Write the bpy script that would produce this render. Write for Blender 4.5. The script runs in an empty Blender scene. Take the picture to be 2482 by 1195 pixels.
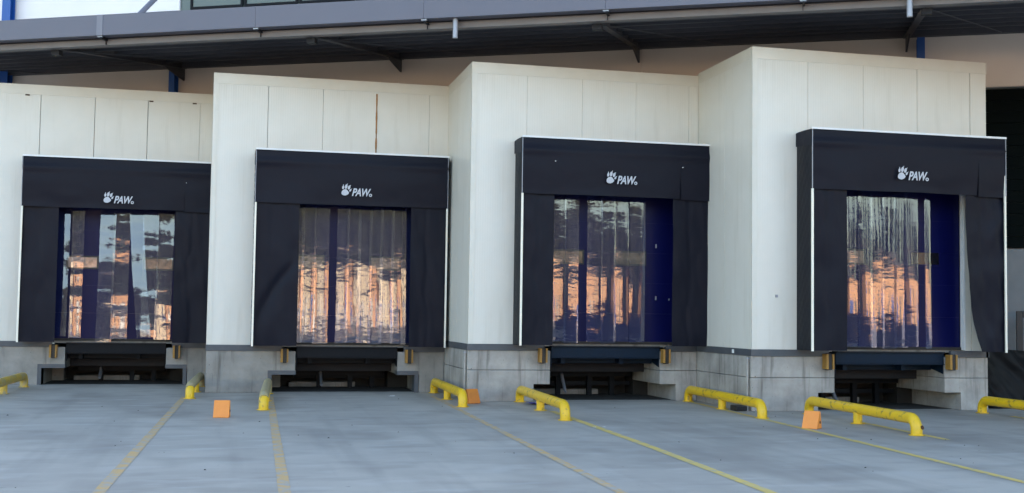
import bpy, bmesh, math, random
from mathutils import Vector, Matrix, noise
random.seed(11)
C = bpy.context.scene.collection
SC = bpy.context.scene
PI = math.pi

# ------------------------------------------------------------------ camera
def cam_axes(yaw, pitch, roll):
    cy, sy = math.cos(yaw), math.sin(yaw)
    f = Vector((-sy*math.cos(pitch), cy*math.cos(pitch), math.sin(pitch)))
    r = Vector((cy, sy, 0)); u = r.cross(f)
    cr, sr = math.cos(roll), math.sin(roll)
    return r*cr+u*sr, -sr*r+cr*u, f
r_, u_, f_ = cam_axes(-0.2327, 0.0568, 0.0144)
cd = bpy.data.cameras.new('camera'); cam = bpy.data.objects.new('camera', cd); C.objects.link(cam)
M = Matrix((r_, u_, -f_)).transposed().to_4x4(); M.translation = Vector((0, 0, 1.7204)); cam.matrix_world = M
cd.sensor_width = 36.0; cd.lens = 36.0*2881.56/2482.0; cd.clip_end = 3000; cd.clip_start = 0.1
SC.camera = cam

# ------------------------------------------------------------------ sky, sun, exposure
SUN_EL = math.radians(17.0)
SUN_AZ = Vector((0.30, 0.954, 0)).normalized()          # towards the sun: behind the warehouse
W = bpy.data.worlds.new('World'); SC.world = W; W.use_nodes = True
nt = W.node_tree; nt.nodes.clear()
sky = nt.nodes.new('ShaderNodeTexSky'); sky.sky_type = 'NISHITA'; sky.sun_disc = False
sky.sun_elevation = SUN_EL; sky.sun_rotation = math.atan2(SUN_AZ.x, SUN_AZ.y)
sky.air_density = 1.0; sky.dust_density = 1.2; sky.ozone_density = 0.4
bg = nt.nodes.new('ShaderNodeBackground'); bg.inputs['Strength'].default_value = 0.05
wo = nt.nodes.new('ShaderNodeOutputWorld')
nt.links.new(sky.outputs[0], bg.inputs[0]); nt.links.new(bg.outputs[0], wo.inputs[0])
sd = bpy.data.lights.new('sun', 'SUN'); sd.energy = 5.0; sd.angle = math.radians(0.5); sd.color = (1.0, 0.84, 0.66)
sun = bpy.data.objects.new('sun', sd); C.objects.link(sun)
to_sun = Vector((SUN_AZ.x*math.cos(SUN_EL), SUN_AZ.y*math.cos(SUN_EL), math.sin(SUN_EL)))
sun.rotation_euler = to_sun.to_track_quat('Z', 'Y').to_euler(); sun.location = (10, 60, 30)
SC.view_settings.view_transform = 'Standard'; SC.view_settings.look = 'None'
SC.view_settings.gamma = 1.0; SC.view_settings.use_curve_mapping = False
SC.view_settings.exposure = 3.8

# ------------------------------------------------------------------ materials
def mat(name, col, rough=0.6, metal=0.0, spec=0.5, var=None, scale=3.0, amt=0.5, stretch=(1, 1, 1), bump=0.0, bscale=30.0,
        ribs=0.0, spots=None, streak=None, detail=6.0):
    m = bpy.data.materials.new(name); m.use_nodes = True
    n = m.node_tree.nodes; l = m.node_tree.links; b = n['Principled BSDF']
    b.inputs['Roughness'].default_value = rough; b.inputs['Metallic'].default_value = metal
    b.inputs['Specular IOR Level'].default_value = spec
    tc = n.new('ShaderNodeTexCoord')
    def noise_(sc, st=(1, 1, 1), det=detail, dist=0.0):
        mp = n.new('ShaderNodeMapping'); mp.inputs['Scale'].default_value = st
        l.new(tc.outputs['Object'], mp.inputs[0])
        t = n.new('ShaderNodeTexNoise'); t.inputs['Scale'].default_value = sc; t.inputs['Detail'].default_value = det
        t.inputs['Roughness'].default_value = 0.6; t.inputs['Distortion'].default_value = dist
        l.new(mp.outputs[0], t.inputs['Vector']); return t.outputs['Fac']
    def ramp(src, a, c):
        r = n.new('ShaderNodeMapRange'); r.inputs[1].default_value = a; r.inputs[2].default_value = c
        l.new(src, r.inputs[0]); return r.outputs[0]
    def mix(fac, a, c):
        x = n.new('ShaderNodeMix'); x.data_type = 'RGBA'
        for s, v in ((0, fac), (6, a), (7, c)):
            if hasattr(v, 'links') or isinstance(v, bpy.types.NodeSocket): l.new(v, x.inputs[s])
            else: x.inputs[s].default_value = v if s == 0 else (*v, 1)
        return x.outputs[2]
    cur = col
    if var is not None:
        f1 = ramp(noise_(scale, stretch), 0.5-amt*0.5, 0.5+amt*0.5)
        cur = mix(f1, col, var)
    if streak is not None:                                # (colour, scale, low, high): runs down the surface
        f2 = ramp(noise_(streak[1], (1, 1, 0.08)), streak[2], streak[3]); cur = mix(f2, cur, streak[0])
    if spots is not None:                                 # (colour, scale, low, high)
        f3 = ramp(noise_(spots[1], spots[4] if len(spots) > 4 else (1, 1, 1), 4.0), spots[2], spots[3]); cur = mix(f3, cur, spots[0])
    if isinstance(cur, tuple): b.inputs['Base Color'].default_value = (*cur, 1)
    else: l.new(cur, b.inputs['Base Color'])
    h = None
    if bump: h = (noise_(bscale), bump)
    if ribs:
        mp = n.new('ShaderNodeMapping'); l.new(tc.outputs['Object'], mp.inputs[0]); mp.inputs['Rotation'].default_value = (0, 0, PI/4)
        w = n.new('ShaderNodeTexWave'); w.bands_direction = 'X'; w.inputs['Scale'].default_value = 9.0
        l.new(mp.outputs[0], w.inputs['Vector']); h2 = n.new('ShaderNodeBump'); h2.inputs['Strength'].default_value = ribs
        h2.inputs['Distance'].default_value = 0.002; l.new(w.outputs['Fac'], h2.inputs['Height'])
        l.new(h2.outputs[0], b.inputs['Normal']); last = h2.outputs[0]
    if h:
        bp = n.new('ShaderNodeBump'); bp.inputs['Strength'].default_value = h[1]; bp.inputs['Distance'].default_value = 0.01
        l.new(h[0], bp.inputs['Height'])
        if ribs: l.new(last, bp.inputs['Normal'])
        l.new(bp.outputs[0], b.inputs['Normal'])
    return m

cream = mat('cream_panel', (0.735, 0.705, 0.64), 0.38, var=(0.65, 0.61, 0.53), scale=1.3, amt=0.9, ribs=0.25, bump=0.03, bscale=3,
            streak=((0.60, 0.56, 0.48), 5.0, 0.55, 0.85))
cream_trim = mat('cream_flashing', (0.72, 0.69, 0.62), 0.4, var=(0.63, 0.59, 0.50), scale=2.0, amt=0.8, bump=0.05, bscale=4)
rear_cream = mat('rear_panel', (0.70, 0.635, 0.57), 0.5, var=(0.62, 0.56, 0.50), scale=0.9, amt=0.8, ribs=0.15)
upper_white = mat('upper_panel', (0.76, 0.73, 0.72), 0.5, var=(0.72, 0.69, 0.68), scale=0.8)
lining = mat('dark_lining', (0.36, 0.335, 0.29), 0.8)
band_m = mat('band_grey', (0.055, 0.06, 0.07), 0.5, var=(0.085, 0.09, 0.10), scale=4, amt=0.6)
conc = mat('plinth_concrete', (0.33, 0.305, 0.275), 0.85, var=(0.20, 0.185, 0.165), scale=1.8, amt=0.40, bump=0.35, bscale=14,
           streak=((0.14, 0.125, 0.11), 6.0, 0.54, 0.72), spots=((0.07, 0.065, 0.06), 22.0, 0.66, 0.73))
conc_b = mat('pale_plinth_concrete', (0.42, 0.39, 0.355), 0.85, var=(0.25, 0.23, 0.21), scale=2.2, amt=0.40, bump=0.35, bscale=14,
             streak=((0.17, 0.155, 0.135), 8.0, 0.54, 0.72), spots=((0.08, 0.075, 0.07), 20.0, 0.66, 0.72))
pitc = mat('pit_shade_concrete', (0.035, 0.032, 0.03), 0.9, var=(0.018, 0.017, 0.016), scale=3, amt=0.6, bump=0.3)  # near-black base carries the deep shade of the pit in its colour
vinyl = mat('black_vinyl', (0.005, 0.006, 0.013), 0.46, spec=0.14, var=(0.008, 0.0085, 0.016), scale=1.2, amt=0.6, bump=0.55, bscale=2.6)
vinyl_side = mat('black_pleated_vinyl', (0.005, 0.006, 0.012), 0.5, spec=0.16, var=(0.011, 0.012, 0.014), scale=3, amt=0.6)
white_al = mat('white_aluminium', (0.80, 0.80, 0.80), 0.35, var=(0.72, 0.72, 0.72), scale=6)
reflect = mat('reflective_tape', (0.88, 0.85, 0.77), 0.3, var=(0.84, 0.77, 0.62), scale=1.5, amt=0.6)
logo_m = mat('logo_print', (0.50, 0.51, 0.55), 0.6)
door_m = mat('navy_door', (0.0017, 0.003, 0.043), 0.36, spec=0.16, var=(0.0025, 0.004, 0.06), scale=1.5, amt=0.7, bump=0.04, bscale=2)
frame_black = mat('black_frame', (0.012, 0.012, 0.014), 0.5)
pane_m = mat('gleam_acrylic_pane', (0.20, 0.145, 0.095), 0.08, spec=1.0, var=(0.06, 0.05, 0.045), scale=4, amt=0.25, bump=0.35, bscale=4)  # warm base colour stands in for gleams reflected in the glazing
pane_pale = mat('pale_gleam_acrylic_pane', (0.38, 0.36, 0.34), 0.08, spec=1.0, var=(0.12, 0.115, 0.12), scale=4, amt=0.3, bump=0.35, bscale=4)  # paler base stands in for the brighter reflection in this window
pane_dark = mat('dark_pane', (0.006, 0.006, 0.012), 0.2)
steel_blue = mat('blue_steel', (0.0025, 0.013, 0.034), 0.5, spec=0.15, var=(0.004, 0.011, 0.019), scale=4, amt=0.7, bump=0.1)
steel_dark = mat('dark_shade_steel', (0.005, 0.0065, 0.010), 0.5, spec=0.12, var=(0.008, 0.009, 0.011), scale=4, amt=0.7, bump=0.1)
canopy_steel = mat('canopy_steel', (0.06, 0.058, 0.068), 0.6, spec=0.3, var=(0.085, 0.08, 0.085), scale=3, amt=0.7)
beam_dark = mat('charcoal_steel', (0.017, 0.018, 0.023), 0.55, spec=0.15, var=(0.024, 0.023, 0.025), scale=3, amt=0.7)
ochre = mat('ochre_paint', (0.42, 0.22, 0.035), 0.6, var=(0.24, 0.12, 0.03), scale=8, amt=0.5)
rubber = mat('black_rubber', (0.018, 0.016, 0.015), 0.7, var=(0.035, 0.028, 0.022), scale=9, amt=0.5)
yellow = mat('yellow_paint', (0.80, 0.50, 0.010), 0.36, var=(0.68, 0.41, 0.012), scale=5, amt=0.7,
             spots=((0.22, 0.15, 0.05), 9.0, 0.57, 0.70), bump=0.05, bscale=20)
yellow_worn = mat('worn_yellow_paint', (0.66, 0.42, 0.02), 0.45, var=(0.36, 0.27, 0.09), scale=5, amt=0.5,
                  spots=((0.30, 0.28, 0.22), 6.0, 0.52, 0.70))
grey_worn = mat('paint_worn_grey', (0.30, 0.27, 0.19), 0.6, var=(0.42, 0.33, 0.13), scale=8, amt=0.5, spots=((0.15, 0.14, 0.13), 9.0, 0.6, 0.72))
rust = mat('rust', (0.11, 0.045, 0.02), 0.9, var=(0.05, 0.025, 0.015), scale=20)
orange_m = mat('orange_chock', (0.85, 0.30, 0.055), 0.5, var=(0.78, 0.25, 0.04), scale=6, amt=0.6, spots=((0.25, 0.11, 0.05), 14.0, 0.72, 0.8))
orange_dark = mat('deep_orange_chock', (0.66, 0.21, 0.018), 0.5, var=(0.52, 0.16, 0.02), scale=6, amt=0.6)
gutter_m = mat('grey_blue_gutter', (0.118, 0.116, 0.150), 0.45, var=(0.104, 0.103, 0.135), scale=0.9, amt=0.8)
gutter_pale = mat('pale_gutter', (0.17, 0.17, 0.205), 0.45)
rod_m = mat('grey_rod', (0.13, 0.13, 0.16), 0.5)
purlin_m = mat('grey_brown_purlin', (0.20, 0.18, 0.175), 0.6, var=(0.15, 0.135, 0.135), scale=2, amt=0.7)
canopy_m = mat('dark_canopy_sheet', (0.48, 0.46, 0.50), 0.55, var=(0.56, 0.53, 0.55), scale=1.5)
blue_col = mat('blue_column_paint', (0.010, 0.075, 0.32), 0.45, var=(0.014, 0.085, 0.30), scale=3)
galv = mat('galvanised_pipe', (0.33, 0.34, 0.38), 0.4, metal=0.3, var=(0.27, 0.28, 0.31), scale=5)
green_dark = mat('dark_green_shutter', (0.003, 0.0045, 0.006), 0.7, spec=0.03, var=(0.004, 0.007, 0.0055), scale=1.0)
grey_panel = mat('grey_panel', (0.17, 0.185, 0.20), 0.5, var=(0.11, 0.125, 0.135), scale=1.5, amt=0.7)
tarp_m = mat('black_tarp', (0.006, 0.007, 0.008), 0.5, spec=0.12, var=(0.010, 0.010, 0.011), scale=3)
sealant = mat('orange_foam', (0.42, 0.20, 0.06), 0.8, var=(0.30, 0.15, 0.06), scale=8)
win_m = mat('dark_green_glazing', (0.09, 0.115, 0.105), 0.3)
paint_old = mat('faded_orange_line', (0.58, 0.35, 0.12), 0.75, var=(0.45, 0.32, 0.17), scale=3.0, amt=0.5,
                spots=((0.36, 0.33, 0.285), 6.0, 0.44, 0.60), bump=0.1)
paint_new = mat('lemon_line', (0.66, 0.46, 0.09), 0.7, var=(0.53, 0.41, 0.16), scale=3.0, amt=0.5,
                spots=((0.36, 0.34, 0.27), 8.0, 0.52, 0.68), bump=0.1)
brick_m = mat('salmon_brick', (0.43, 0.25, 0.135), 0.85, var=(0.32, 0.175, 0.10), scale=0.8, amt=0.8)
render_m = mat('cream_render', (0.44, 0.37, 0.28), 0.85, var=(0.35, 0.29, 0.22), scale=0.5, amt=0.8)
roof_m = mat('dark_roof', (0.07, 0.07, 0.075), 0.7)
glass_dark = mat('dark_glass', (0.02, 0.025, 0.03), 0.08)
leaf_m = mat('conifer_needles', (0.014, 0.022, 0.012), 0.8, spec=0.1, var=(0.022, 0.03, 0.016), scale=0.6)
leaf_m2 = mat('belt_leaves', (0.026, 0.031, 0.023), 0.8, spec=0.1, var=(0.042, 0.044, 0.032), scale=0.4)
bark_m = mat('bark', (0.10, 0.07, 0.05), 0.9)
van_white = mat('white_vehicle_paint', (0.42, 0.42, 0.43), 0.3)
van_blue = mat('blue_vehicle_paint', (0.05, 0.08, 0.22), 0.3)
tyre_m = mat('tyre', (0.02, 0.02, 0.02), 0.8)
paper_m = mat('paper', (0.75, 0.75, 0.74), 0.7)
cloth_m = mat('blue_cloth', (0.07, 0.05, 0.40), 0.7, var=(0.05, 0.04, 0.28), scale=9)
grit_m = mat('grit', (0.05, 0.048, 0.045), 0.9)

def pvc():
    m = bpy.data.materials.new('clear_pvc'); m.use_nodes = True
    n = m.node_tree.nodes; l = m.node_tree.links; n.remove(n['Principled BSDF'])
    out = n['Material Output']
    tr = n.new('ShaderNodeBsdfTransparent'); tr.inputs[0].default_value = (0.80, 0.84, 0.92, 1)
    df = n.new('ShaderNodeBsdfDiffuse'); df.inputs[0].default_value = (0.12, 0.16, 0.40, 1)
    gl = n.new('ShaderNodeBsdfGlossy'); gl.inputs['Roughness'].default_value = 0.004; gl.inputs[0].default_value = (1, 1, 1, 1)
    fr = n.new('ShaderNodeFresnel'); fr.inputs['IOR'].default_value = 1.60
    tc = n.new('ShaderNodeTexCoord'); mp = n.new('ShaderNodeMapping'); mp.inputs['Scale'].default_value = (3.4, 1, 0.10)
    t = n.new('ShaderNodeTexNoise'); t.inputs['Scale'].default_value = 4.0; t.inputs['Detail'].default_value = 1.2
    l.new(tc.outputs['Object'], mp.inputs[0]); l.new(mp.outputs[0], t.inputs['Vector'])
    bp = n.new('ShaderNodeBump'); bp.inputs['Strength'].default_value = 0.18; bp.inputs['Distance'].default_value = 0.0030
    l.new(t.outputs['Fac'], bp.inputs['Height'])
    mp2 = n.new('ShaderNodeMapping'); mp2.inputs['Scale'].default_value = (1.6, 1, 3.4)
    t2 = n.new('ShaderNodeTexNoise'); t2.inputs['Scale'].default_value = 4.0; t2.inputs['Detail'].default_value = 3.0
    l.new(tc.outputs['Object'], mp2.inputs[0]); l.new(mp2.outputs[0], t2.inputs['Vector'])
    bp2 = n.new('ShaderNodeBump'); bp2.inputs['Strength'].default_value = 0.55; bp2.inputs['Distance'].default_value = 0.0014
    l.new(t2.outputs['Fac'], bp2.inputs['Height']); l.new(bp.outputs[0], bp2.inputs['Normal']); bp = bp2
    l.new(bp.outputs[0], gl.inputs['Normal']); l.new(bp.outputs[0], fr.inputs['Normal'])
    mul = n.new('ShaderNodeMath'); mul.operation = 'MULTIPLY'; mul.inputs[1].default_value = 1.6; mul.use_clamp = True  # both faces of the sheet
    l.new(fr.outputs[0], mul.inputs[0])
    m1 = n.new('ShaderNodeMixShader'); m1.inputs[0].default_value = 0.055; l.new(tr.outputs[0], m1.inputs[1]); l.new(df.outputs[0], m1.inputs[2])
    m2 = n.new('ShaderNodeMixShader'); l.new(mul.outputs[0], m2.inputs[0]); l.new(m1.outputs[0], m2.inputs[1]); l.new(gl.outputs[0], m2.inputs[2])
    l.new(m2.outputs[0], out.inputs[0]); return m
pvc_m = pvc()

def ground_mat():
    m = bpy.data.materials.new('yard_concrete'); m.use_nodes = True
    n = m.node_tree.nodes; l = m.node_tree.links; b = n['Principled BSDF']
    tc = n.new('ShaderNodeTexCoord')
    def nz(sc, st, det=6, rg=0.6):
        mp = n.new('ShaderNodeMapping'); mp.inputs['Scale'].default_value = st; l.new(tc.outputs['Object'], mp.inputs[0])
        t = n.new('ShaderNodeTexNoise'); t.inputs['Scale'].default_value = sc; t.inputs['Detail'].default_value = det
        t.inputs['Roughness'].default_value = rg; l.new(mp.outputs[0], t.inputs['Vector']); return t.outputs['Fac']
    def rng(s, a, c, lo=0.0, hi=1.0):
        r = n.new('ShaderNodeMapRange'); r.inputs[1].default_value = a; r.inputs[2].default_value = c
        r.inputs[3].default_value = lo; r.inputs[4].default_value = hi; l.new(s, r.inputs[0]); return r.outputs[0]
    def mix(f, a, c):
        x = n.new('ShaderNodeMix'); x.data_type = 'RGBA'; l.new(f, x.inputs[0])
        for s, v in ((6, a), (7, c)):
            if isinstance(v, tuple): x.inputs[s].default_value = (*v, 1)
            else: l.new(v, x.inputs[s])
        return x.outputs[2]
    c = mix(rng(nz(0.30, (1, 1, 1)), 0.36, 0.66), (0.425, 0.392, 0.342), (0.33, 0.303, 0.268))
    c = mix(rng(nz(1.5, (0.6, 1.15, 1), 4, 0.5), 0.50, 0.74, 0, 0.55), c, (0.235, 0.215, 0.195))      # tyre-drag smears
    c = mix(rng(nz(2.3, (0.5, 1.2, 1), 4, 0.5), 0.54, 0.70, 0, 0.8), c, (0.43, 0.41, 0.375))      # worn pale patches
    c = mix(rng(nz(0.55, (1.0, 0.6, 1), 3), 0.50, 0.68, 0, 0.62), c, (0.225, 0.205, 0.182))      # broad damp looking stains
    c = mix(rng(nz(1.0, (1.5, 0.10, 1), 3), 0.52, 0.66, 0, 0.28), c, (0.20, 0.185, 0.17))     # rubber laid down along the bays
    c = mix(rng(nz(26, (1, 1, 1), 4), 0.62, 0.78, 0, 0.6), c, (0.20, 0.20, 0.20))
    c = mix(rng(nz(5.5, (1, 1, 1), 3), 0.70, 0.76, 0, 0.6), c, (0.13, 0.13, 0.13))           # oil spots
    l.new(c, b.inputs['Base Color']); b.inputs['Roughness'].default_value = 0.62; b.inputs['Specular IOR Level'].default_value = 0.35
    bp = n.new('ShaderNodeBump'); bp.inputs['Strength'].default_value = 0.15; bp.inputs['Distance'].default_value = 0.01
    l.new(nz(9, (1, 1, 1), 8, 0.7), bp.inputs['Height']); l.new(bp.outputs[0], b.inputs['Normal']); return m
yard_m = ground_mat()

# ------------------------------------------------------------------ mesh helpers
class MB:
    def __init__(s): s.v = []; s.f = []; s.smooth = False
    def box(s, x0, x1, y0, y1, z0, z1):
        k = len(s.v)
        s.v += [(x0,y0,z0),(x1,y0,z0),(x1,y1,z0),(x0,y1,z0),(x0,y0,z1),(x1,y0,z1),(x1,y1,z1),(x0,y1,z1)]
        s.f += [tuple(k+i for i in q) for q in ((0,3,2,1),(4,5,6,7),(0,1,5,4),(1,2,6,5),(2,3,7,6),(3,0,4,7))]; return s
    def prism(s, poly, a0, a1, axis='y'):
        """extrude a 2D polygon; axis y: poly=(x,z); axis x: poly=(y,z); axis z: poly=(x,y)"""
        def p(u, w, a): return (u, a, w) if axis == 'y' else ((a, u, w) if axis == 'x' else (u, w, a))
        k = len(s.v); m = len(poly)
        s.v += [p(u, w, a0) for u, w in poly]+[p(u, w, a1) for u, w in poly]
        s.f += [tuple(range(k, k+m)), tuple(range(k+2*m-1, k+m-1, -1))]
        s.f += [(k+i, k+m+i, k+m+(i+1) % m, k+(i+1) % m) for i in range(m)]; return s
    def grid(s, fn, nu, nv):
        k = len(s.v)
        for j in range(nv+1):
            for i in range(nu+1): s.v.append(tuple(fn(i/nu, j/nv)))
        for j in range(nv):
            for i in range(nu):
                a = k+j*(nu+1)+i; s.f.append((a, a+1, a+nu+2, a+nu+1))
        s.smooth = True; return s
    def tube(s, pts, r, n=14, caps=True):
        pts = [Vector(p) for p in pts]; k = len(s.v); prev = None
        for i, p in enumerate(pts):
            t = (pts[min(i+1, len(pts)-1)]-pts[max(i-1, 0)]).normalized()
            if prev is None:
                a = Vector((0, 0, 1)) if abs(t.z) < 0.9 else Vector((1, 0, 0)); u = t.cross(a).normalized()
            else: u = (prev-t*prev.dot(t)).normalized()
            prev = u; w = t.cross(u)
            rr = r[i] if isinstance(r, (list, tuple)) else r
            for q in range(n):
                a = 2*PI*q/n; s.v.append(tuple(p+u*(rr*math.cos(a))+w*(rr*math.sin(a))))
        for i in range(len(pts)-1):
            for q in range(n):
                a = k+i*n+q; b = k+i*n+(q+1) % n; s.f.append((a, b, b+n, a+n))
        if caps:
            s.f.append(tuple(range(k+n-1, k-1, -1))); e = k+(len(pts)-1)*n; s.f.append(tuple(range(e, e+n)))
        s.smooth = True; return s
    def build(s, name, m, parent=None, origin=(0, 0, 0), bevel=0.0, fixn=True):
        me = bpy.data.meshes.new(name); o3 = Vector(origin)
        me.from_pydata([tuple(Vector(v)-o3) for v in s.v], [], s.f)
        if fixn:
            bm = bmesh.new(); bm.from_mesh(me); bmesh.ops.recalc_face_normals(bm, faces=bm.faces); bm.to_mesh(me); bm.free()
        me.materials.append(m)
        if s.smooth:
            for p in me.polygons: p.use_smooth = True
        o = bpy.data.objects.new(name, me); C.objects.link(o)
        if s.smooth and not getattr(s, 'soft', False):
            try: me.set_sharp_from_angle(angle=math.radians(40))
            except Exception: pass
        if bevel:
            b = o.modifiers.new('bevel', 'BEVEL'); b.width = bevel; b.segments = 2; b.limit_method = 'ANGLE'
        if parent is not None: o.parent = parent
        else: o.location = o3
        return o
def box(name, m, parent, x0, x1, y0, y1, z0, z1, origin=(0, 0, 0), bevel=0.0):
    return MB().box(x0, x1, y0, y1, z0, z1).build(name, m, parent, origin, bevel)
def tag(o, label=None, cat=None, group=None, kind=None):
    if label: o['label'] = label
    if cat: o['category'] = cat
    if group: o['group'] = group
    if kind: o['kind'] = kind
    return o
def thing(name, label, cat, loc, group=None, rz=0.0):
    o = bpy.data.objects.new(name, None); C.objects.link(o); o.location = loc; o.rotation_euler = (0, 0, rz)
    o.empty_display_size = 0.2; return tag(o, label, cat, group)
def fbm(x, y, z=0.0, oct=3): return noise.fractal(Vector((x, y, z)), 1.0, 2.0, oct)

# ------------------------------------------------------------------ ground
g = MB(); g.box(-600, 600, -600, 600, -0.5, 0.0)
tag(g.build('yard_ground', yard_m), kind='structure')

# row direction of the sawtooth docks
RZ = math.atan2(-0.46928647, 0.88304598)
O = Vector((4.5884, 22.9943, 0))
def wl(s, d, z=0.0):
    e = Vector((0.88304598, -0.46928647, 0)); nn = Vector((-0.46928647, -0.88304598, 0))
    return O+e*s+nn*d+Vector((0, 0, z))

rd = MB().box(-150, 260, -97, -50, 0.002, 0.004)
o = rd.build('added_road', mat('added_dark_asphalt', (0.06, 0.06, 0.065), 0.8, var=(0.085, 0.085, 0.088), scale=0.6)); o.location = O; o.rotation_euler = (0, 0, RZ); tag(o, kind='structure')  # added dark strip, keeps sunlit ground from mirroring bright in the strips
# ------------------------------------------------------------------ warehouse (local x along the row, local y = away from camera, d = -y)
wh = thing('warehouse', 'pale panelled warehouse wall rising behind the loading bays and the canopy', 'warehouse', O, rz=RZ)
box('wall_core', lining, wh, -46, 9.95, 4.40, 38, 0.0, 12.5)
box('wall_core', lining, wh, 9.95, 14.6, 4.75, 38, 0.0, 6.66)
box('wall_core', lining, wh, 9.95, 14.6, 4.40, 38, 6.69, 12.5)
box('wall_core', lining, wh, 14.6, 58, 4.40, 38, 0.0, 12.5)
cols_s = [-43.5, -37.6, -31.7, -25.8, -19.9, -14.03, -9.1, -3.15, 2.75, 8.78, 14.6, 20.5, 26.4, 32.3, 38.2, 44.1, 50, 58]
shared = {}
def panel(s0, s1, z0, z1, m, key):
    w, h = round(s1-s0, 3), round(z1-z0, 3)
    k = (w, h, m.name)
    if k not in shared:
        b = MB().box(0.004, w-0.004, 0, 0.1, 0.004, h-0.004); o = b.build('wall_panel', m, wh); shared[k] = o.data
    else:
        o = bpy.data.objects.new('wall_panel', shared[k]); C.objects.link(o); o.parent = wh
    o.location = (s0, 4.30, z0)
for i in range(len(cols_s)-1):
    s0, s1 = cols_s[i], cols_s[i+1]
    zs = [6.68, 7.83, 8.98, 9.32, 10.35, 11.5, 12.5] if -20 < s0 < 10 else [6.68, 12.5]
    if not (s0 < 9 and s1 > 14): 
        pass
    for a, b_ in zip(zs, zs[1:]):
        if a == 9.32 and -10 < s0 < 8: continue
        panel(s0, s1, a, b_, rear_cream if b_ < 7.9 else upper_white, 0)
    if s0 < -14.5 or s0 >= 14.5: panel(s0, s1, 0.0, 6.68, cream, 0)
box('wall_panel', cream, wh, -14.03, 9.9, 4.30, 4.398, 0.0, 6.676)
# upper window band
uw = MB()
wnd = box('upper_window', win_m, wh, -9.09, 8.77, 4.36, 4.398, 9.33, 10.34)
for k in range(12):
    x = -8.8+k*1.5
    if x > 8: break
    f = MB(); f.box(x, x+1.46, 4.30, 4.345, 9.33, 9.39).box(x, x+0.06, 4.30, 4.345, 9.39, 10.28).box(x+1.40, x+1.46, 4.30, 4.345, 9.39, 10.28).box(x, x+1.46, 4.30, 4.345, 10.28, 10.34)
    f.build('frame', steel_dark, wnd)
    MB().box(x+0.06, x+1.40, 4.33, 4.34, 9.39, 10.28).build('pane', win_m, wnd)
# blue columns
def column(s, w, top, label):
    t = thing('steel_column', label, 'column', wl(s, -4.12), 'blue steel columns along the warehouse wall', RZ)
    h = w/2
    for nm, q in (('flange', (-h, h, -0.10, -0.085)), ('flange', (-h, h, 0.085, 0.10)), ('web', (-0.012, 0.012, -0.085, 0.085))):
        box(nm, blue_col, t, q[0], q[1], q[2], q[3], 0.0, top)
column(-14.03, 0.25, 12.4, 'wide bright blue steel column rising above the gutter at the far left')
column(-9.1, 0.16, 7.8, 'slim blue steel column seen above the roof of the leftmost loading bay')
column(8.78, 0.16, 7.75, 'slim blue steel column seen above the rightmost loading bay')

# ------------------------------------------------------------------ canopy
cp = thing('dock_canopy', 'long dark canopy with grey blue box gutter over the loading bays', 'canopy', O, rz=RZ)
gj = [-7.545+3.49*k for k in range(-8, 12)]
FR = (0, -0.20, -0.054)                        # front edge parts are modelled at d 1.2 and set out to the real edge
def front_part(m, nm, mt): o = m.build(nm, mt, cp); o.location = FR; return o
for a, b_ in zip(gj, gj[1:]):
    m = MB().prism([(-1.20, 7.335), (-0.96, 7.335), (-0.96, 7.70), (-0.985, 7.70), (-0.985, 7.36), (-1.185, 7.36), (-1.185, 7.725), (-1.165, 7.735), (-1.165, 7.752), (-1.20, 7.752)], a+0.003, b_-0.003, 'x')
    front_part(m, 'gutter', gutter_m)
for k, a in enumerate(gj):
    h = MB(); h.box(a-0.012, a+0.03, -1.16, -0.93, 7.275, 7.33).box(a-0.012, a+0.0, -0.95, -0.90, 7.20, 7.275)
    front_part(h, 'gutter_bracket', beam_dark)
    front_part(MB().box(a-0.055, a+0.055, -1.175, -1.13, 7.305, 7.331), 'gutter_clip', galv)
front_part(MB().box(-7.605, -7.465, -1.207, -1.2005, 7.332, 7.757), 'gutter_strap', gutter_pale)
front_part(MB().prism([(-0.92, 7.195), (-0.74, 7.195), (-0.74, 7.21), (-0.90, 7.21), (-0.90, 7.315), (-0.92, 7.315)], -35, 33, 'x'), 'edge_beam', purlin_m)
front_part(MB().box(-35, 33, -0.955, -0.74, 7.316, 7.334), 'edge_plate', beam_dark)
def zb(d): return 7.136+(1.1-d)*0.123           # underside line of the rafters
for d in (0.55, 0.10, -0.45, -1.20, -1.95, -2.70, -3.40):
    z = zb(d)+0.09
    MB().prism([(-d, z), (-d+0.06, z), (-d+0.06, z+0.015), (-d+0.012, z+0.015), (-d+0.012, z+0.15), (-d, z+0.15)], -35, 33, 'x').build('purlin', canopy_steel, cp)
MB().box(-35, 33, 4.15, 4.29, zb(-4.2)+0.02, zb(-4.2)+0.26).build('wall_ledger', canopy_steel, cp)
sh = MB()
def roof_pt(u, v):
    x = -35+68*u; d = 1.2-5.49*v; return (x, -d, zb(d)+0.27+0.018*math.sin(x*2*PI/0.26))
sh.grid(roof_pt, 1050, 2); sh.build('roof_sheet', canopy_m, cp)
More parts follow.
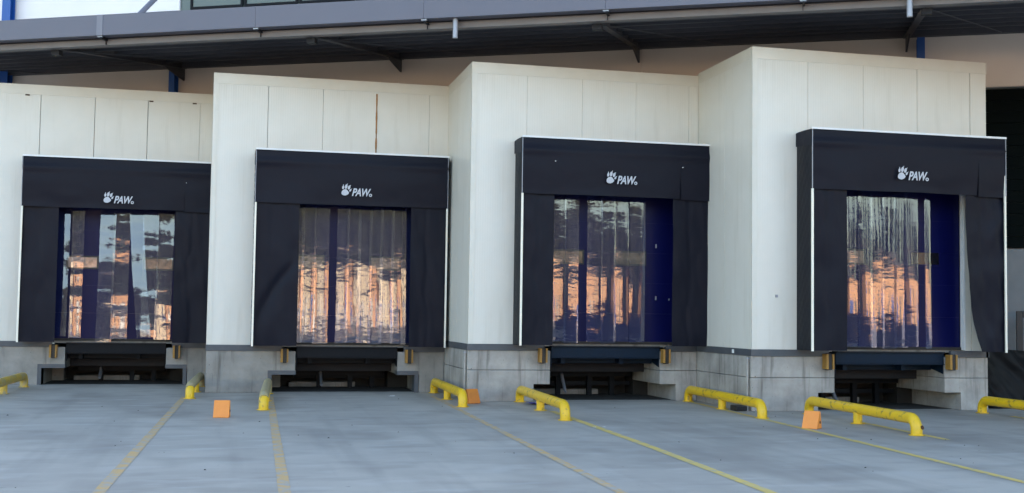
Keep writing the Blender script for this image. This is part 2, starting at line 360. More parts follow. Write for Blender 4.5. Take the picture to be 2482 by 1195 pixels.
for s in [-26.4, -20.55, -14.7, -8.9, -3.08, 2.68, 8.5, 14.3, 20.1, 25.9, 31.7]:
    r = MB()
    def seg(y0, y1, off, hw, th):
        z0, z1 = zb(-y0), zb(-y1)
        r.prism([(y0, z0+off), (y1, z1+off), (y1, z1+off+th), (y0, z0+off+th)], s-hw, s+hw, 'x')
    seg(-0.92, 4.28, 0.0, 0.07, 0.014); seg(-0.92, 4.28, 0.014, 0.006, 0.20); seg(-0.92, 4.28, 0.214, 0.07, 0.014)
    r.build('rafter', canopy_steel, cp)
    k = MB().prism([(3.3, zb(-3.3)-0.002), (4.28, zb(-4.28)-0.002), (4.28, zb(-4.28)-0.30)], s-0.02, s+0.02, 'x'); k.build('haunch_plate', canopy_steel, cp)
    MB().box(s-0.09, s+0.09, -0.935, -0.80, 7.03, 7.134).build('rafter_cleat', beam_dark, cp)
    MB().tube([(s-0.02, -0.9, zb(0.9)-0.02), (s+1.9, 4.1, zb(-4.1)+0.03)], 0.012, 6).build('wind_brace', canopy_steel, cp)
for s in (-18.6, -12.75, -6.88, -1.03, 4.8, 10.6, 16.4):
    MB().tube([(s, -1.26, 7.56), (s, 4.25, 12.2)], 0.055, 12).build('tie_rod', rod_m, cp)
for s in (-16.5, 0.03, 8.19):
    MB().tube([(s, -1.27, 7.279), (s, -1.27, 6.91)], 0.05, 14).build('downpipe_stub', galv, cp)

# ------------------------------------------------------------------ loading bays
BX = [-5.3601, -0.4327, 4.5884, 9.3952]; BY = [28.2098, 25.5998, 22.9943, 20.3683]
BW = [4.9244, 5.018, 4.8038, 4.9462]; HT = [6.7084, 6.7148, 6.7301, 6.7852]; HB = [0.8457, 0.8719, 1.0019, 1.0121]
names = ['leftmost', 'second from the left', 'third from the left', 'rightmost']
bay_lab = ['leftmost cream panelled loading bay, partly cut off by the left edge of the photo',
           'cream panelled loading bay with an orange foam stain down one wall joint',
           'cream panelled loading bay between the orange-stained bay and the tallest bay at right',
           'tallest cream panelled loading bay at right, against the dark shutter']
JX = [0.0, 1.13, 2.287, 3.437, 4.592]
ox0, ox1 = 1.42, 4.46
for i in range(4):
    w, ht, hb = BW[i], HT[i], HB[i]; F = hb+0.14; ozt = F+3.12
    bay = thing('loading_bay', bay_lab[i], 'loading bay', (BX[i], BY[i], 0), 'sawtooth loading bays under the canopy')
    z0 = hb+0.125; z1 = ht-0.225
    xs = JX+[w]; gp = [0.003]+[random.choice([0.0022, 0.003, 0.0045, 0.006]) for _ in range(4)]+[0.003]
    for k in range(5):
        a, b_ = xs[k]+gp[k], xs[k+1]-gp[k+1]
        if k == 0: a = 0.0
        if k == 4: b_ = w-0.001
        if k in (0, 4): poly = [(a, z0), (b_, z0), (b_, z1), (a, z1)]
        elif k == 1: poly = [(a, z0), (ox0, z0), (ox0, ozt), (b_, ozt), (b_, z1), (a, z1)]
        elif k == 3: poly = [(ox1, z0), (b_, z0), (b_, z1), (a, z1), (a, ozt), (ox1, ozt)]
        else: poly = [(a, ozt), (b_, ozt), (b_, z1), (a, z1)]
        o = MB().prism(poly, 0.0+random.uniform(0, 0.003), 0.09, 'y').build('wall_panel', cream, bay, bevel=0.0015)
    bk = MB(); bk.box(0.0, ox0-0.01, 0.091, 0.13, hb, ht-0.01).box(ox1+0.01, w-0.002, 0.091, 0.13, hb, ht-0.01).box(ox0-0.01, ox1+0.01, 0.091, 0.13, ozt+0.01, ht-0.01)
    bk.build('wall_lining', lining, bay)
    box('opening_trim', white_al, bay, ox1-0.03, ox1+0.0, -0.004, 0.12, F, ozt)
    box('opening_trim', white_al, bay, ox0, ox0+0.03, -0.004, 0.12, F, ozt)
    box('capping', cream_trim, bay, -0.006, w-0.001, -0.006, 0.11, z1+0.0005, ht, bevel=0.002)
    box('corner_flashing', cream_trim, bay, -0.009, 0.10, -0.007, -0.0005, z0, z1)
    # left return wall: two panels, flashing, capping
    D = 2.62
    for a, b_ in ((0.0, 1.25), (1.26, D)):
        box('return_panel', cream, bay, -0.004, 0.085, a+0.095 if a == 0 else a, b_, z0, z1, bevel=0.003)
    box('corner_flashing', cream_trim, bay, -0.010, -0.0045, -0.007, 0.11, z0, z1)
    box('capping', cream_trim, bay, -0.0065, 0.10, 0.112, D, z1+0.0005, ht, bevel=0.002)
    box('base_band', band_m, bay, -0.016, ox0+0.13, -0.020, 0.05, hb, z0-0.002)
    box('base_band', band_m, bay, ox1-0.33, w-0.001, -0.020, 0.05, hb, z0-0.002)
    box('base_band', band_m, bay, -0.0165, 0.05, 0.052, D, hb, z0-0.002)
    # roof and right wall closing the box back to the warehouse
    yb = 2.62+2.0
    MB().prism([(0.0, 0.115), (w-0.002, 0.115), (w-0.002, 2.27 if i == 3 else 2.0), (0.0, 4.8)], ht-0.07, ht-0.03, 'z').build('roof', cream_trim, bay)
    if i == 3:
        for a, b_ in ((0.0, 1.1), (1.11, 2.2)): box('return_panel', cream, bay, w-0.085, w+0.003, a+0.095 if a == 0 else a, b_, z0, z1, bevel=0.003)
        box('capping', cream_trim, bay, w+0.001, w+0.012, -0.014, 2.2, z1+0.003, ht)
        box('base_band', band_m, bay, w-0.05, w+0.016, -0.020, 2.2, hb, z0-0.002)
    if i == 1:
        s = MB()
        def fo(u, v): return (3.437+0.022*(u-0.5)*2*(0.75+0.5*fbm(v*7, 2)), -0.006-0.012*math.sin(PI*u), 5.05+1.40*v)
        s.grid(fo, 4, 40); s.build('foam_sealant', sealant, bay)
    # concrete plinth
    cm = conc_b if i > 1 else conc
    pl, pr = (1.68, 4.0) if i > 1 else (1.83, 4.0); nl, nr = 1.345, 4.35; nz_ = 0.335 if i > 1 else 0.38; sp = 0.615
    dep = 1.7
    if i > 1:
        MB().box(0, pl, 0.004, dep, sp+0.004, hb-0.002).build('plinth_block', cm, bay, bevel=0.008)
        MB().prism([(0, 0), (nl, 0), (nl, nz_), (pl, nz_), (pl, sp-0.004), (0, sp-0.004)], 0.0, dep, 'y').build('plinth_block', cm, bay, bevel=0.010)
        MB().box(pr, w-0.002, 0.004, dep, sp+0.004, hb-0.002).build('plinth_block', cm, bay, bevel=0.008)
        MB().prism([(nr, 0), (w-0.002, 0), (w-0.002, sp-0.004), (pr, sp-0.004), (pr, nz_), (nr, nz_)], 0.0, dep, 'y').build('plinth_block', cm, bay, bevel=0.010)
    else:
        MB().prism([(0, 0), (nl, 0), (nl, nz_), (pl, nz_), (pl, hb-0.002), (0, hb-0.002)], 0.0, dep, 'y').build('plinth_block', cm, bay, bevel=0.010)
        MB().prism([(nr+0.12, 0), (w-0.002, 0), (w-0.002, hb-0.002), (pr, hb-0.002), (pr, nz_), (nr+0.12, nz_)], 0.0, dep, 'y').build('plinth_block', cm, bay, bevel=0.010)
        fr = MB().prism([(nl-0.085, 0), (nl, 0), (nl, nz_-0.005), (pl+0.01, nz_-0.005), (pl+0.01, nz_+0.085), (nl-0.085, nz_+0.085)], -0.012, 0.35, 'y'); fr.build('pit_frame', band_m, bay, bevel=0.004)
        fr = MB().prism([(nr+0.025, 0), (nr+0.11, 0), (nr+0.11, nz_+0.085), (pr-0.01, nz_+0.085), (pr-0.01, nz_-0.005), (nr+0.025, nz_-0.005)], -0.012, 0.35, 'y'); fr.build('pit_frame', band_m, bay, bevel=0.004)
    # return plinth blocks along the side
    zr = ((0.0, sp-0.004), (sp+0.004, hb-0.002)) if i > 1 else ((0.0, hb-0.002),)
    yr = ((dep+0.006, 2.66),)
    for a, b_ in zr:
        box('plinth_block', cm, bay, 0.003, 1.6, dep+0.008, 2.66, a, b_, bevel=0.008)
    # pit
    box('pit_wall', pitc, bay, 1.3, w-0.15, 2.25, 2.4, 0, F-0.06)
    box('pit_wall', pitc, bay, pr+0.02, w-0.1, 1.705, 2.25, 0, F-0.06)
    box('pit_shade_floor', pitc, bay, 1.30, 4.42, 0.30, 2.25, 0.002, 0.006)  # dark sheet over the yard ground, painted shade inside the pit
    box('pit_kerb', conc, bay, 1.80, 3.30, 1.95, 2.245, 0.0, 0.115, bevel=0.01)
    box('floor_slab', conc, bay, ox0-0.2, w-0.1, 0.135, 2.4, F-0.055, F-0.003)
    # door in the wall opening: five sections, two vision panels
    dn = bpy.data.objects.new('door', None); C.objects.link(dn); dn.parent = bay; dn.location = (0, 0, 0)
    hs = 3.10/5
    for k in range(5):
        a = F+0.005+k*hs; b_ = a+hs-0.0006
        s = MB()
        s.box(ox0+0.032, ox1-0.032, 0.14, 0.18, a, b_)
        s.build('door_section', door_m, dn)
    wz = F+1.605 if i > 1 else F+1.615
    for a, pm in ((1.72 if i else 1.78, pane_pale if i == 0 else pane_m), ([3.42, 3.36, 3.05, 3.33][i], pane_dark if i == 3 else pane_m)):
        fr = MB()
        fr.box(a, a+0.68, 0.125, 0.139, wz, wz+0.035).box(a, a+0.68, 0.125, 0.139, wz+0.265, wz+0.30).box(a, a+0.035, 0.125, 0.139, wz+0.035, wz+0.265).box(a+0.645, a+0.68, 0.125, 0.139, wz+0.035, wz+0.265)
        fr.build('window_frame', door_m if pm is pane_dark else frame_black, dn)
        MB().box(a+0.035, a+0.645, 0.133, 0.1385, wz+0.035, wz+0.265).build('window_pane', pm, dn)
    box('threshold_seal', rubber, dn, ox0+0.03, ox1-0.03, 0.10, 0.139, F-0.002, F+0.05)
    if i == 2:
        for q, (hx, hz) in enumerate(((3.93, 3.12), (3.93, 2.05), (4.22, 2.05))): box('handle', galv, dn, hx, hx+0.022, 0.11, 0.139, hz, hz+0.08 if q < 2 else hz+0.035)
    if i == 3: box('socket_box', galv, bay, 0.47, 0.51, -0.03, -0.0005, 2.10, 2.15)
    if i > 1:
        MB().tube([(-0.035, 0.10, hb-0.02), (-0.035, 0.10, 0.0)], 0.022, 10).build('conduit', conc_b, bay)
        box('conduit_clip', galv, bay, -0.062, -0.012, 0.07, 0.13, hb-0.06, hb-0.03)
    if i == 0:
        for cx in (0.80, 3.46, 4.42): box('cable_clip', rust, bay, cx, cx+0.09, -0.03, -0.0065, z1-0.03, z1-0.005)
    if i == 3: box('label_plate', paper_m, bay, -0.021, -0.017, 0.75, 0.84, hb+0.03, hb+0.10)

    # ---------------- strip curtain
    scs = [[(1.60, .26, .0, .17), (1.90, .26, 0, .02), (2.50, .34, -.02, .13), (2.78, .36, 0, 0.03), (3.12, .30, .25, .17), (3.42, .34, 0.02, .10), (3.74, .36, -.02, .07)],
           [(1.66, .30, 0, 0), (1.90, .30, 0, 0), (2.17, .31, 0, 0), (2.64, .26, 0, 0), (2.86, .30, 0, 0), (3.09, .30, 0, 0), (3.33, .30, 0, 0), (3.57, .30, 0, 0), (3.81, .30, 0, 0), (4.03, .30, 0, 0)],
           [(1.66, .30, 0, 0), (1.92, .30, 0, 0), (2.40, .33, 0, 0), (2.69, .31, 0, 0), (2.97, .31, 0, 0), (3.29, .34, 0, 0)],
           [(1.86, .30, 0, 0), (2.12, .30, 0, 0), (2.38, .30, 0, 0), (2.63, .30, 0, 0), (2.88, .30, 0, 0), (3.10, .28, 0, 0), (3.53, .13, .02, 0)]][i]
    org = Vector((2.92, -0.06, F))
    lab = ['clear plastic strip curtain with skewed torn strips in the leftmost dock doorway',
           'clear plastic strip curtain covering almost the whole of its dark blue door',
           'clear plastic strip curtain leaving the right third of its blue door bare',
           'clear plastic strip curtain on the left half of the rightmost blue door'][i]
    sc_ = thing('strip_curtain', lab, 'strip curtain', Vector((BX[i], BY[i], 0))+org, 'clear strip curtains in the dock doorways')
    box('hanging_rail', galv, sc_, ox0+0.03, ox1-0.03, -0.075, -0.045, F+3.02, F+3.08, origin=org)
    rs = random.Random(40+i)
    for q, (a, sw, tilt, lean) in enumerate(scs):
        yo = -0.075-0.016*(q % 2)-(0.012 if i == 0 else 0.0)*q % 0.03
        bulge = rs.uniform(0.003, 0.007)*(1 if rs.random() < 0.75 else -1)*(sw/0.3); ph = rs.uniform(0, 50)
        wob = 0.0026 if i == 0 else 0.0009; big = 0.016 if i == 0 else 0.003; tw = rs.uniform(-0.03, 0.03)*(2.5 if i == 0 else 0.8)
        bot = F+0.03+rs.uniform(-0.01, 0.03)+(0.0 if i else rs.choice([0.0, 0.05, -0.04, 0.10]))
        m = MB()
        def sp_(u, v, a=a, sw=sw, tilt=tilt, yo=yo, bulge=bulge, ph=ph, bot=bot, wob=wob, big=big, tw=tw, lean=lean):
            z = bot+(F+3.03-bot)*v; c = u-0.5
            x = a+sw*u+tilt*(1-v)**1.3+0.006*fbm(z*1.3, ph)
            y = yo-bulge*(1-4*c*c)+tw*c*sw*(1-v)*2+wob*fbm(z*1.6, ph)*2+big*fbm(ph, z*0.7)*(1-v)-lean*(1-v)
            return (x, y, z)
        m.soft = True
        m.grid(sp_, 10, 70); m.build('strip', pvc_m, sc_, origin=org, fixn=False)

    # ---------------- dock shelter
    dz = hb-1.0
    x0, x1, T, B = 0.905, 4.93, 5.18+dz, 1.125+dz; HBt = T-1.10
    org = Vector((2.92, 0.0, F))
    lab = ['black dock shelter with paw logo whose right edge is hidden by the next bay',
           'black dock shelter with paw logo beside the orange-stained wall joint',
           'black dock shelter with paw logo around the half bare blue door, second from the right',
           'black dock shelter with paw logo and its right side curtain peeled open'][i]
    ds = thing('dock_shelter', lab, 'dock shelter', Vector((BX[i], BY[i], 0))+org, 'black dock shelters around the loading doors')
    fy = -0.60
    def part(nm, mb, m, parent=ds, **k): return mb.build(nm, m, parent, origin=org, **k)
    # side covers, pleated on the slant
    for sx, sgn in ((x0, -1), (x1, 1)):
        m = MB()
        def sc2(u, v, sx=sx, sgn=sgn):
            y = fy+0.60*u; z = B+(T-0.02-B)*v
            t = z*4.2+y*7.0
            p = 0.020*abs(math.sin(PI*t))*math.sin(PI*min(1, max(0, u*1.05)))
            return (sx+sgn*(p+0.012*fbm(z*1.2, y*2, i)*math.sin(PI*u)), y-0.002, z)
        m.grid(sc2, 10, 150); part('side_cover', m, vinyl_side, fixn=False)
        m = MB()
        def fl(u, v, sx=sx, sgn=sgn): return (sx+sgn*(0.022+0.008*fbm(u*3, v*2, i+sgn)), fy-0.003+0.61*u, T-0.30+0.04*u+(0.29-0.04*u)*v)
        m.grid(fl, 8, 4); part('corner_flap', m, vinyl, fixn=False)
    m = MB().grid(lambda u, v: (x0-0.02+(x1-x0+0.04)*u, fy+0.61*v, T-0.004+0.03*v*(1-v)), 10, 4); part('top_cover', m, vinyl, fixn=False)
    fr = MB()
    for a in (x0+0.01, x1-0.05): fr.box(a, a+0.04, -0.04, -0.002, B, T-0.02)
    fr.box(x0+0.06, x1-0.06, -0.04, -0.002, T-0.07, T-0.03); part('rear_frame', fr, frame_black)
    # header curtain, slit near its right end
    cut = [4.335, 4.27, 4.19, 4.335][i]
    def hdr(xa, xb, extra, yoff, seed):
        m = MB()
        def fn(u, v):
            x = xa+(xb-xa)*u; h = 1-v; z = (HBt-extra)+(T-(HBt-extra))*v
            y = fy+yoff-0.030*math.sin(PI*min(1, h*1.1))*(0.6+0.4*math.sin(x*1.3+seed))-0.020*math.exp(-((h-0.20)/0.07)**2)*(0.5+0.5*math.sin(x*2.1+seed*2))
            y += 0.018*fbm(x*1.1, z*1.4, seed)*h
            return (x, y, z+0.008*fbm(x*0.9, seed)*h)
        return m.grid(fn, 40, 24)
    zs_ = T-0.47
    def hdr2(xa, xb, fl):
        m = MB()
        def fn(u, v):
            x = xa+(xb-xa)*u; h = 1-v; k = max(0.0, min(1.0, (zs_-(T-1.1*h))/0.55)) if i != 1 else 0.0
            z = HBt+(T-HBt)*v; sd = i*3.1
            y = fy-0.030*math.sin(PI*min(1, h*1.1))*(0.6+0.4*math.sin(x*1.3+sd))-0.026*math.exp(-((h-0.22)/0.07)**2)*(0.4+0.6*max(0, math.sin(x*1.7+sd*2)))
            y += 0.022*fbm(x*1.1, z*1.4, sd)*h+0.008*math.sin(x*5+z*3+sd)*h*h
            if fl: y -= 0.022*k*(1-u)**1.5; z -= 0.022*k
            else: x -= 0.010*k*u**30
            return (x, y, z+0.010*fbm(x*0.9, sd)*h)
        return m.grid(fn, 50 if not fl else 14, 28)
    hc = part('header_curtain', hdr2(x0, cut, 0), vinyl, fixn=False)
    hf = part('header_flap', hdr2(cut, x1, 1), vinyl, fixn=False)
    # side curtains
    def side(xa_fn, xb_fn, seed, amp=0.018, bot=B):
        m = MB()
        def fn(u, v):
            z = bot+(T-0.06-bot)*v; a, b2 = xa_fn(z), xb_fn(z); x = a+(b2-a)*u
            y = fy+0.055+amp*fbm(x*1.4, z*0.8, seed)*2+0.03*math.sin(PI*u)*(1-v)+0.012*fbm(x*4+z*0.8, z*0.5, seed+7)+0.010*math.exp(-((x-xa_fn(z)-0.35-0.12*fbm(z, seed))/0.05)**2)
            if i == 1 and seed < 50:                      # the long curved crease on this curtain
                xc = 0.98+0.75*max(0.0, min(1.0, (z-1.2)/1.5))**1.8
                y += 0.045*math.exp(-((x-xc)/0.11)**2)*(1 if z < 3.0 else math.exp(-(z-3.0)*4))
            return (x, y, z)
        return m.grid(fn, 24, 60)
    part('side_curtain', side(lambda z: x0+0.004, lambda z: [1.665, 1.815, 1.575, 1.645][i], 3+i), vinyl, fixn=False)
    if i < 3:
        part('side_curtain', side(lambda z: [4.14, 4.155, 4.05][i], lambda z: x1-0.004, 60+i), vinyl, fixn=False)
    else:
        def inner(z):
            t = [(1.12, 4.44), (1.4, 4.35), (1.71, 4.285), (2.33, 4.185), (3.1, 4.125), (3.88, 4.091), (6, 4.09)]
            for (za, a), (zb_, b2) in zip(t, t[1:]):
                if z <= zb_: return a+(b2-a)*max(0, (z-za)/(zb_-za))
            return 4.09
        o = part('side_curtain', side(inner, lambda z: x1-0.004, 63, 0.035), vinyl, fixn=False); o['label'] = 'right side curtain peeled back from the door'
        # plain jamb strip seen through the gap
        box('jamb_strip', white_al, ds, 4.79, 4.815, -0.05, -0.03, B+0.03, 3.1, origin=org)
    part('top_edge_strip', MB().box(x0-0.012, x1+0.012, fy-0.035, fy+0.0, T-0.006, T+0.030), white_al)
    for a, b_ in ((x0-0.012, x0+0.026), (x1-0.030, x1+0.004)):
        part('reflective_strip', MB().box(a, b_, fy-0.018, fy+0.012, B-0.01, HBt-(0.0 if i != 3 or a < 2 else -0.5)), reflect)
    for a in (x0-0.012, x1-0.012):
        part('edge_profile', MB().box(a, a+0.011, fy-0.037, fy-0.019, HBt+0.0, T-0.014), galv)
    for hx, hz in ([(cut+0.02, T-0.47)], [], [(1.557, T-0.455), (cut+0.02, T-0.47)], [])[i]: part('rivet', MB().tube([(hx, fy-0.08, hz), (hx, fy-0.04, hz)], 0.009, 8), white_al)
    # paw logo
    lx, lz, ly = [2.60, 2.655, 2.60, 2.605][i], [T-1.02, T-0.94, T-0.86, T-0.90][i], fy-0.075
    lz += [0.035, 0.03, 0.0, 0.02][i]
    lg = MB(); sc3 = 0.0355/100*1.0
    k3 = 0.64/1400.0
    def P(px, py): return (lx+(px-550)*k3, lz+(790-py)*k3)
    def blob(pts): lg.prism([P(*p) for p in pts], ly, ly+0.004, 'y')
    def ell(cx, cy, a, b_, rot):
        pts = []
        for q in range(14):
            t = 2*PI*q/14; ex, ey = a*math.cos(t), b_*math.sin(t)
            pts.append((cx+ex*math.cos(rot)-ey*math.sin(rot), cy+ex*math.sin(rot)+ey*math.cos(rot)))
        blob(pts)
    blob([(560, 620), (590, 560), (640, 510), (720, 485), (780, 492), (820, 530), (870, 590), (905, 640), (880, 690), (820, 740), (730, 775), (650, 765), (590, 740), (557, 690)])
    ell(630, 405, 48, 82, 0.18); ell(765, 365, 58, 108, 0.2); ell(898, 400, 56, 98, 0.32); ell(955, 530, 40, 66, 0.5)
    for c_ in ([(615, 320), (660, 320), (640, 255)], [(785, 265), (825, 275), (835, 205)], [(935, 310), (968, 335), (985, 275)], [(985, 470), (1008, 490), (1040, 435)]): blob(c_)
    for q in range(2):
        pass
    lgo = lg.build('paw_print', logo_m, hc, origin=org)
    fc = bpy.data.curves.new('logo_text', 'FONT'); fc.body = 'PAW'; fc.size = 0.232; fc.shear = 0.30; fc.offset = 0.006; fc.extrude = 0.002; fc.space_character = 0.92
    to = bpy.data.objects.new('logo_text', fc); C.objects.link(to)
    dg = bpy.context.evaluated_depsgraph_get(); me = bpy.data.meshes.new_from_object(to.evaluated_get(dg)); bpy.data.objects.remove(to)
    me.materials.clear(); me.materials.append(logo_m)
    xsn = [v.co.x for v in me.vertices]; ysn = [v.co.y for v in me.vertices]; wx = max(xsn)-min(xsn); wy = max(ysn)-min(ysn)
    tw_, th_ = 870*k3, 365*k3
    for v in me.vertices:
        v.co = Vector((lx+(1035-550)*k3+(v.co.x-min(xsn))*tw_/wx, ly+0.002-v.co.z, lz-0.0+(v.co.y-min(ysn))*th_/wy))-org
    txt = bpy.data.objects.new('logo_lettering', me); C.objects.link(txt); txt.parent = hc
    rg = MB(); ccx, ccz = P(1885, 725)
    for q in range(16):
        a0, a1 = 2*PI*q/16, 2*PI*(q+1)/16; ro, ri = 72*k3, 34*k3
        rg.prism([(ccx+ro*math.cos(a0), ccz+ro*math.sin(a0)), (ccx+ro*math.cos(a1), ccz+ro*math.sin(a1)), (ccx+ri*math.cos(a1), ccz+ri*math.sin(a1)), (ccx+ri*math.cos(a0), ccz+ri*math.sin(a0))], ly, ly+0.004, 'y')
    rg.build('registered_mark', logo_m, hc, origin=org)

    # ---------------- dock leveller
    sm = steel_blue if i > 1 else steel_dark  # two left pits: deeper shade put into a darker steel colour
    org = Vector((2.84, 0.0, 0.0))
    lab = ['shade-darkened dock leveller in the pit of the leftmost bay', 'shade-darkened dock leveller in the pit below the fully curtained door',
           'blue dock leveller in the pit under the half bare blue door', 'blue dock leveller in the pit of the rightmost bay'][i]
    lv = thing('dock_leveller', lab, 'dock leveller', Vector((BX[i], BY[i], 0))+org, 'dock levellers in the pits')
    a, b_ = pl+0.02, pr-0.012
    box('platform', sm, lv, a, b_, -0.035, 0.135, F-0.065, F-0.04, origin=org)
    box('lip_edge', beam_dark, lv, a+0.005, b_-0.005, -0.052, -0.036, F-0.058, F-0.036, origin=org, bevel=0.003)
    box('front_plate', sm, lv, a, b_-0.005, 0.0, 0.025, F-0.27, F-0.066, origin=org, bevel=0.003)
    box('front_flange', sm, lv, a, b_-0.005, -0.03, 0.0, F-0.285, F-0.272, origin=org)
    for xx in (a, b_-0.012): MB().prism([(0.03, F-0.07), (1.5, F-0.07), (1.5, F-0.15), (0.03, F-0.46)], xx, xx+0.012, 'x').build('side_skirt', sm, lv, origin=org)
    box('cross_rail', sm, lv, a+0.015, b_-0.015, 0.42, 0.46, F-0.40, F-0.24, origin=org)
    for xx in (a+0.25, a+1.48): box('hinge_post', sm, lv, xx, xx+0.085, 0.18, 0.42, F-0.40, F-0.273, origin=org, bevel=0.004)
    box('deck_underside', steel_dark, lv, a+0.015, b_-0.015, 0.46, 2.2, F-0.14, F-0.066, origin=org)
    box('support_beam', beam_dark, lv, pl+0.004, pr-0.004, 0.95, 1.05, F-0.60, F-0.43, origin=org, bevel=0.004)
    box('support_beam', steel_dark, lv, a+0.1, b_-0.1, 1.45, 1.50, F-0.72, F-0.62, origin=org)
    box('lower_rail', steel_dark, lv, a+0.05, b_-0.05, 1.7, 1.76, 0.22, 0.30, origin=org)
    for xx in (a+0.55, a+1.25, a+1.75): box('support_leg', steel_dark, lv, xx, xx+0.10, 1.6, 1.7, 0.0, F-0.62, origin=org)
    MB().tube([(a+0.62, 1.1, 0.10), (a+0.62, 1.45, F-0.66)], 0.035, 10).build('hydraulic_ram', galv, lv, origin=org)

    # ---------------- bumpers
    for side_, bxc in (('left', 1.50 if i > 1 else 1.60), ('right', 4.085 if i > 1 else 4.235)):
        zc = hb-0.09
        lab = {('left', 0): 'ochre and black rubber dock bumper left of the leftmost leveller pit', ('right', 0): 'ochre and black rubber dock bumper right of the leftmost leveller pit',
               ('left', 1): 'ochre and black rubber dock bumper left of the pit below the fully curtained door', ('right', 1): 'ochre and black rubber dock bumper right of the pit below the fully curtained door',
               ('left', 2): 'ochre and black rubber dock bumper left of the pit under the half bare blue door', ('right', 2): 'ochre and black rubber dock bumper right of the pit under the half bare blue door',
               ('left', 3): 'ochre and black rubber dock bumper left of the rightmost leveller pit', ('right', 3): 'ochre and black rubber dock bumper right of the rightmost leveller pit'}[(side_, i)]
        org = Vector((bxc, 0, zc-0.145))
        bt = thing('dock_bumper', lab, 'bumper', Vector((BX[i], BY[i], 0))+org, 'dock bumpers beside the levellers')
        box('bracket', ochre, bt, bxc-0.085, bxc-0.040, -0.19, -0.021, zc-0.14, zc+0.14, origin=org, bevel=0.004)
        box('bracket', ochre, bt, bxc+0.040, bxc+0.075, -0.19, -0.021, zc-0.14, zc+0.14, origin=org, bevel=0.004)
        box('rubber_pad', rubber, bt, bxc-0.039, bxc+0.039, -0.17, -0.021, zc-0.155, zc+0.15, origin=org, bevel=0.006)
        MB().tube([(bxc-0.09, -0.10, zc-0.02), (bxc+0.08, -0.10, zc-0.02)], 0.02, 8).build('bolt', ochre, bt, origin=org)

# ------------------------------------------------------------------ right of the last bay: shutter, wall, barrier, tarp
rs_ = thing('roller_shutter', 'dark green roller shutter in the tall opening right of the rightmost bay', 'shutter', wl(12.2, -4.55, 3.27), rz=RZ)
slat = MB()
for k in range(14):
    z = k*0.243
    if k == 0:
        o = MB().prism([(0.0, 0.002), (0.02, 0.01), (0.02, 0.232), (0.0, 0.241), (-0.004, 0.235), (-0.006, 0.12), (-0.004, 0.008)], -2.2, 2.2, 'x').build('slat', green_dark, rs_); sm0 = o.data
    else:
        o = bpy.data.objects.new('slat', sm0); C.objects.link(o); o.parent = rs_
    o.location = (0, 0, z)
for sx in (-2.24, 2.19): box('guide_rail', beam_dark, rs_, sx, sx+0.05, -0.06, 0.06, -3.26, 3.40)
lw = thing('low_wall', 'grey lower wall panel below the dark green shutter at the right edge', 'wall', wl(12.2, -4.55), rz=RZ)
for k in range(4): box('wall_panel', grey_panel, lw, -2.18+k*1.09+0.004, -2.18+(k+1)*1.09-0.004, -0.03, 0.05, 1.02, 3.25, bevel=0.004)
box('base_skirt', frame_black, lw, -2.2, 2.2, -0.04, 0.05, 0.0, 1.015)
br = thing('steel_barrier', 'black steel frame standing in front of the grey wall at the right edge', 'barrier', wl(11.3, -3.75), rz=RZ)
box('post', frame_black, br, -0.72, -0.60, -0.04, 0.04, 0.0, 1.93, bevel=0.005)
box('post', frame_black, br, 0.60, 0.72, -0.04, 0.04, 0.0, 1.93, bevel=0.005)
box('top_rail', frame_black, br, -0.595, 0.595, -0.04, 0.04, 1.80, 1.93, bevel=0.005)
box('pale_upright', galv, br, -0.40, -0.32, -0.02, 0.02, 1.0, 1.79)
box('infill_plate', frame_black, br, -0.595, 0.595, -0.01, 0.01, 0.05, 0.99)
tp = MB()
def tarp(u, v):
    x = 0.30*(1-v)*u+1.35*u; z = 1.20*(1-v)
    y = 0.35-0.22*v+0.07*fbm(x*2.2+z*1.5, z*1.1, 3)*2+0.03*math.sin((x*1.2+z)*9)
    return (BX[3]+5.0+x-0.02, BY[3]+y+0.15, z+0.003-0.10*u*(1-v))
tp.soft = True
tp.grid(tarp, 34, 26)
o = tp.build('black_tarp', tarp_m, origin=(BX[3]+5.4, BY[3]+0.4, 0), fixn=False); tag(o, 'black plastic tarpaulin hanging in creases beside the rightmost plinth', 'tarpaulin')

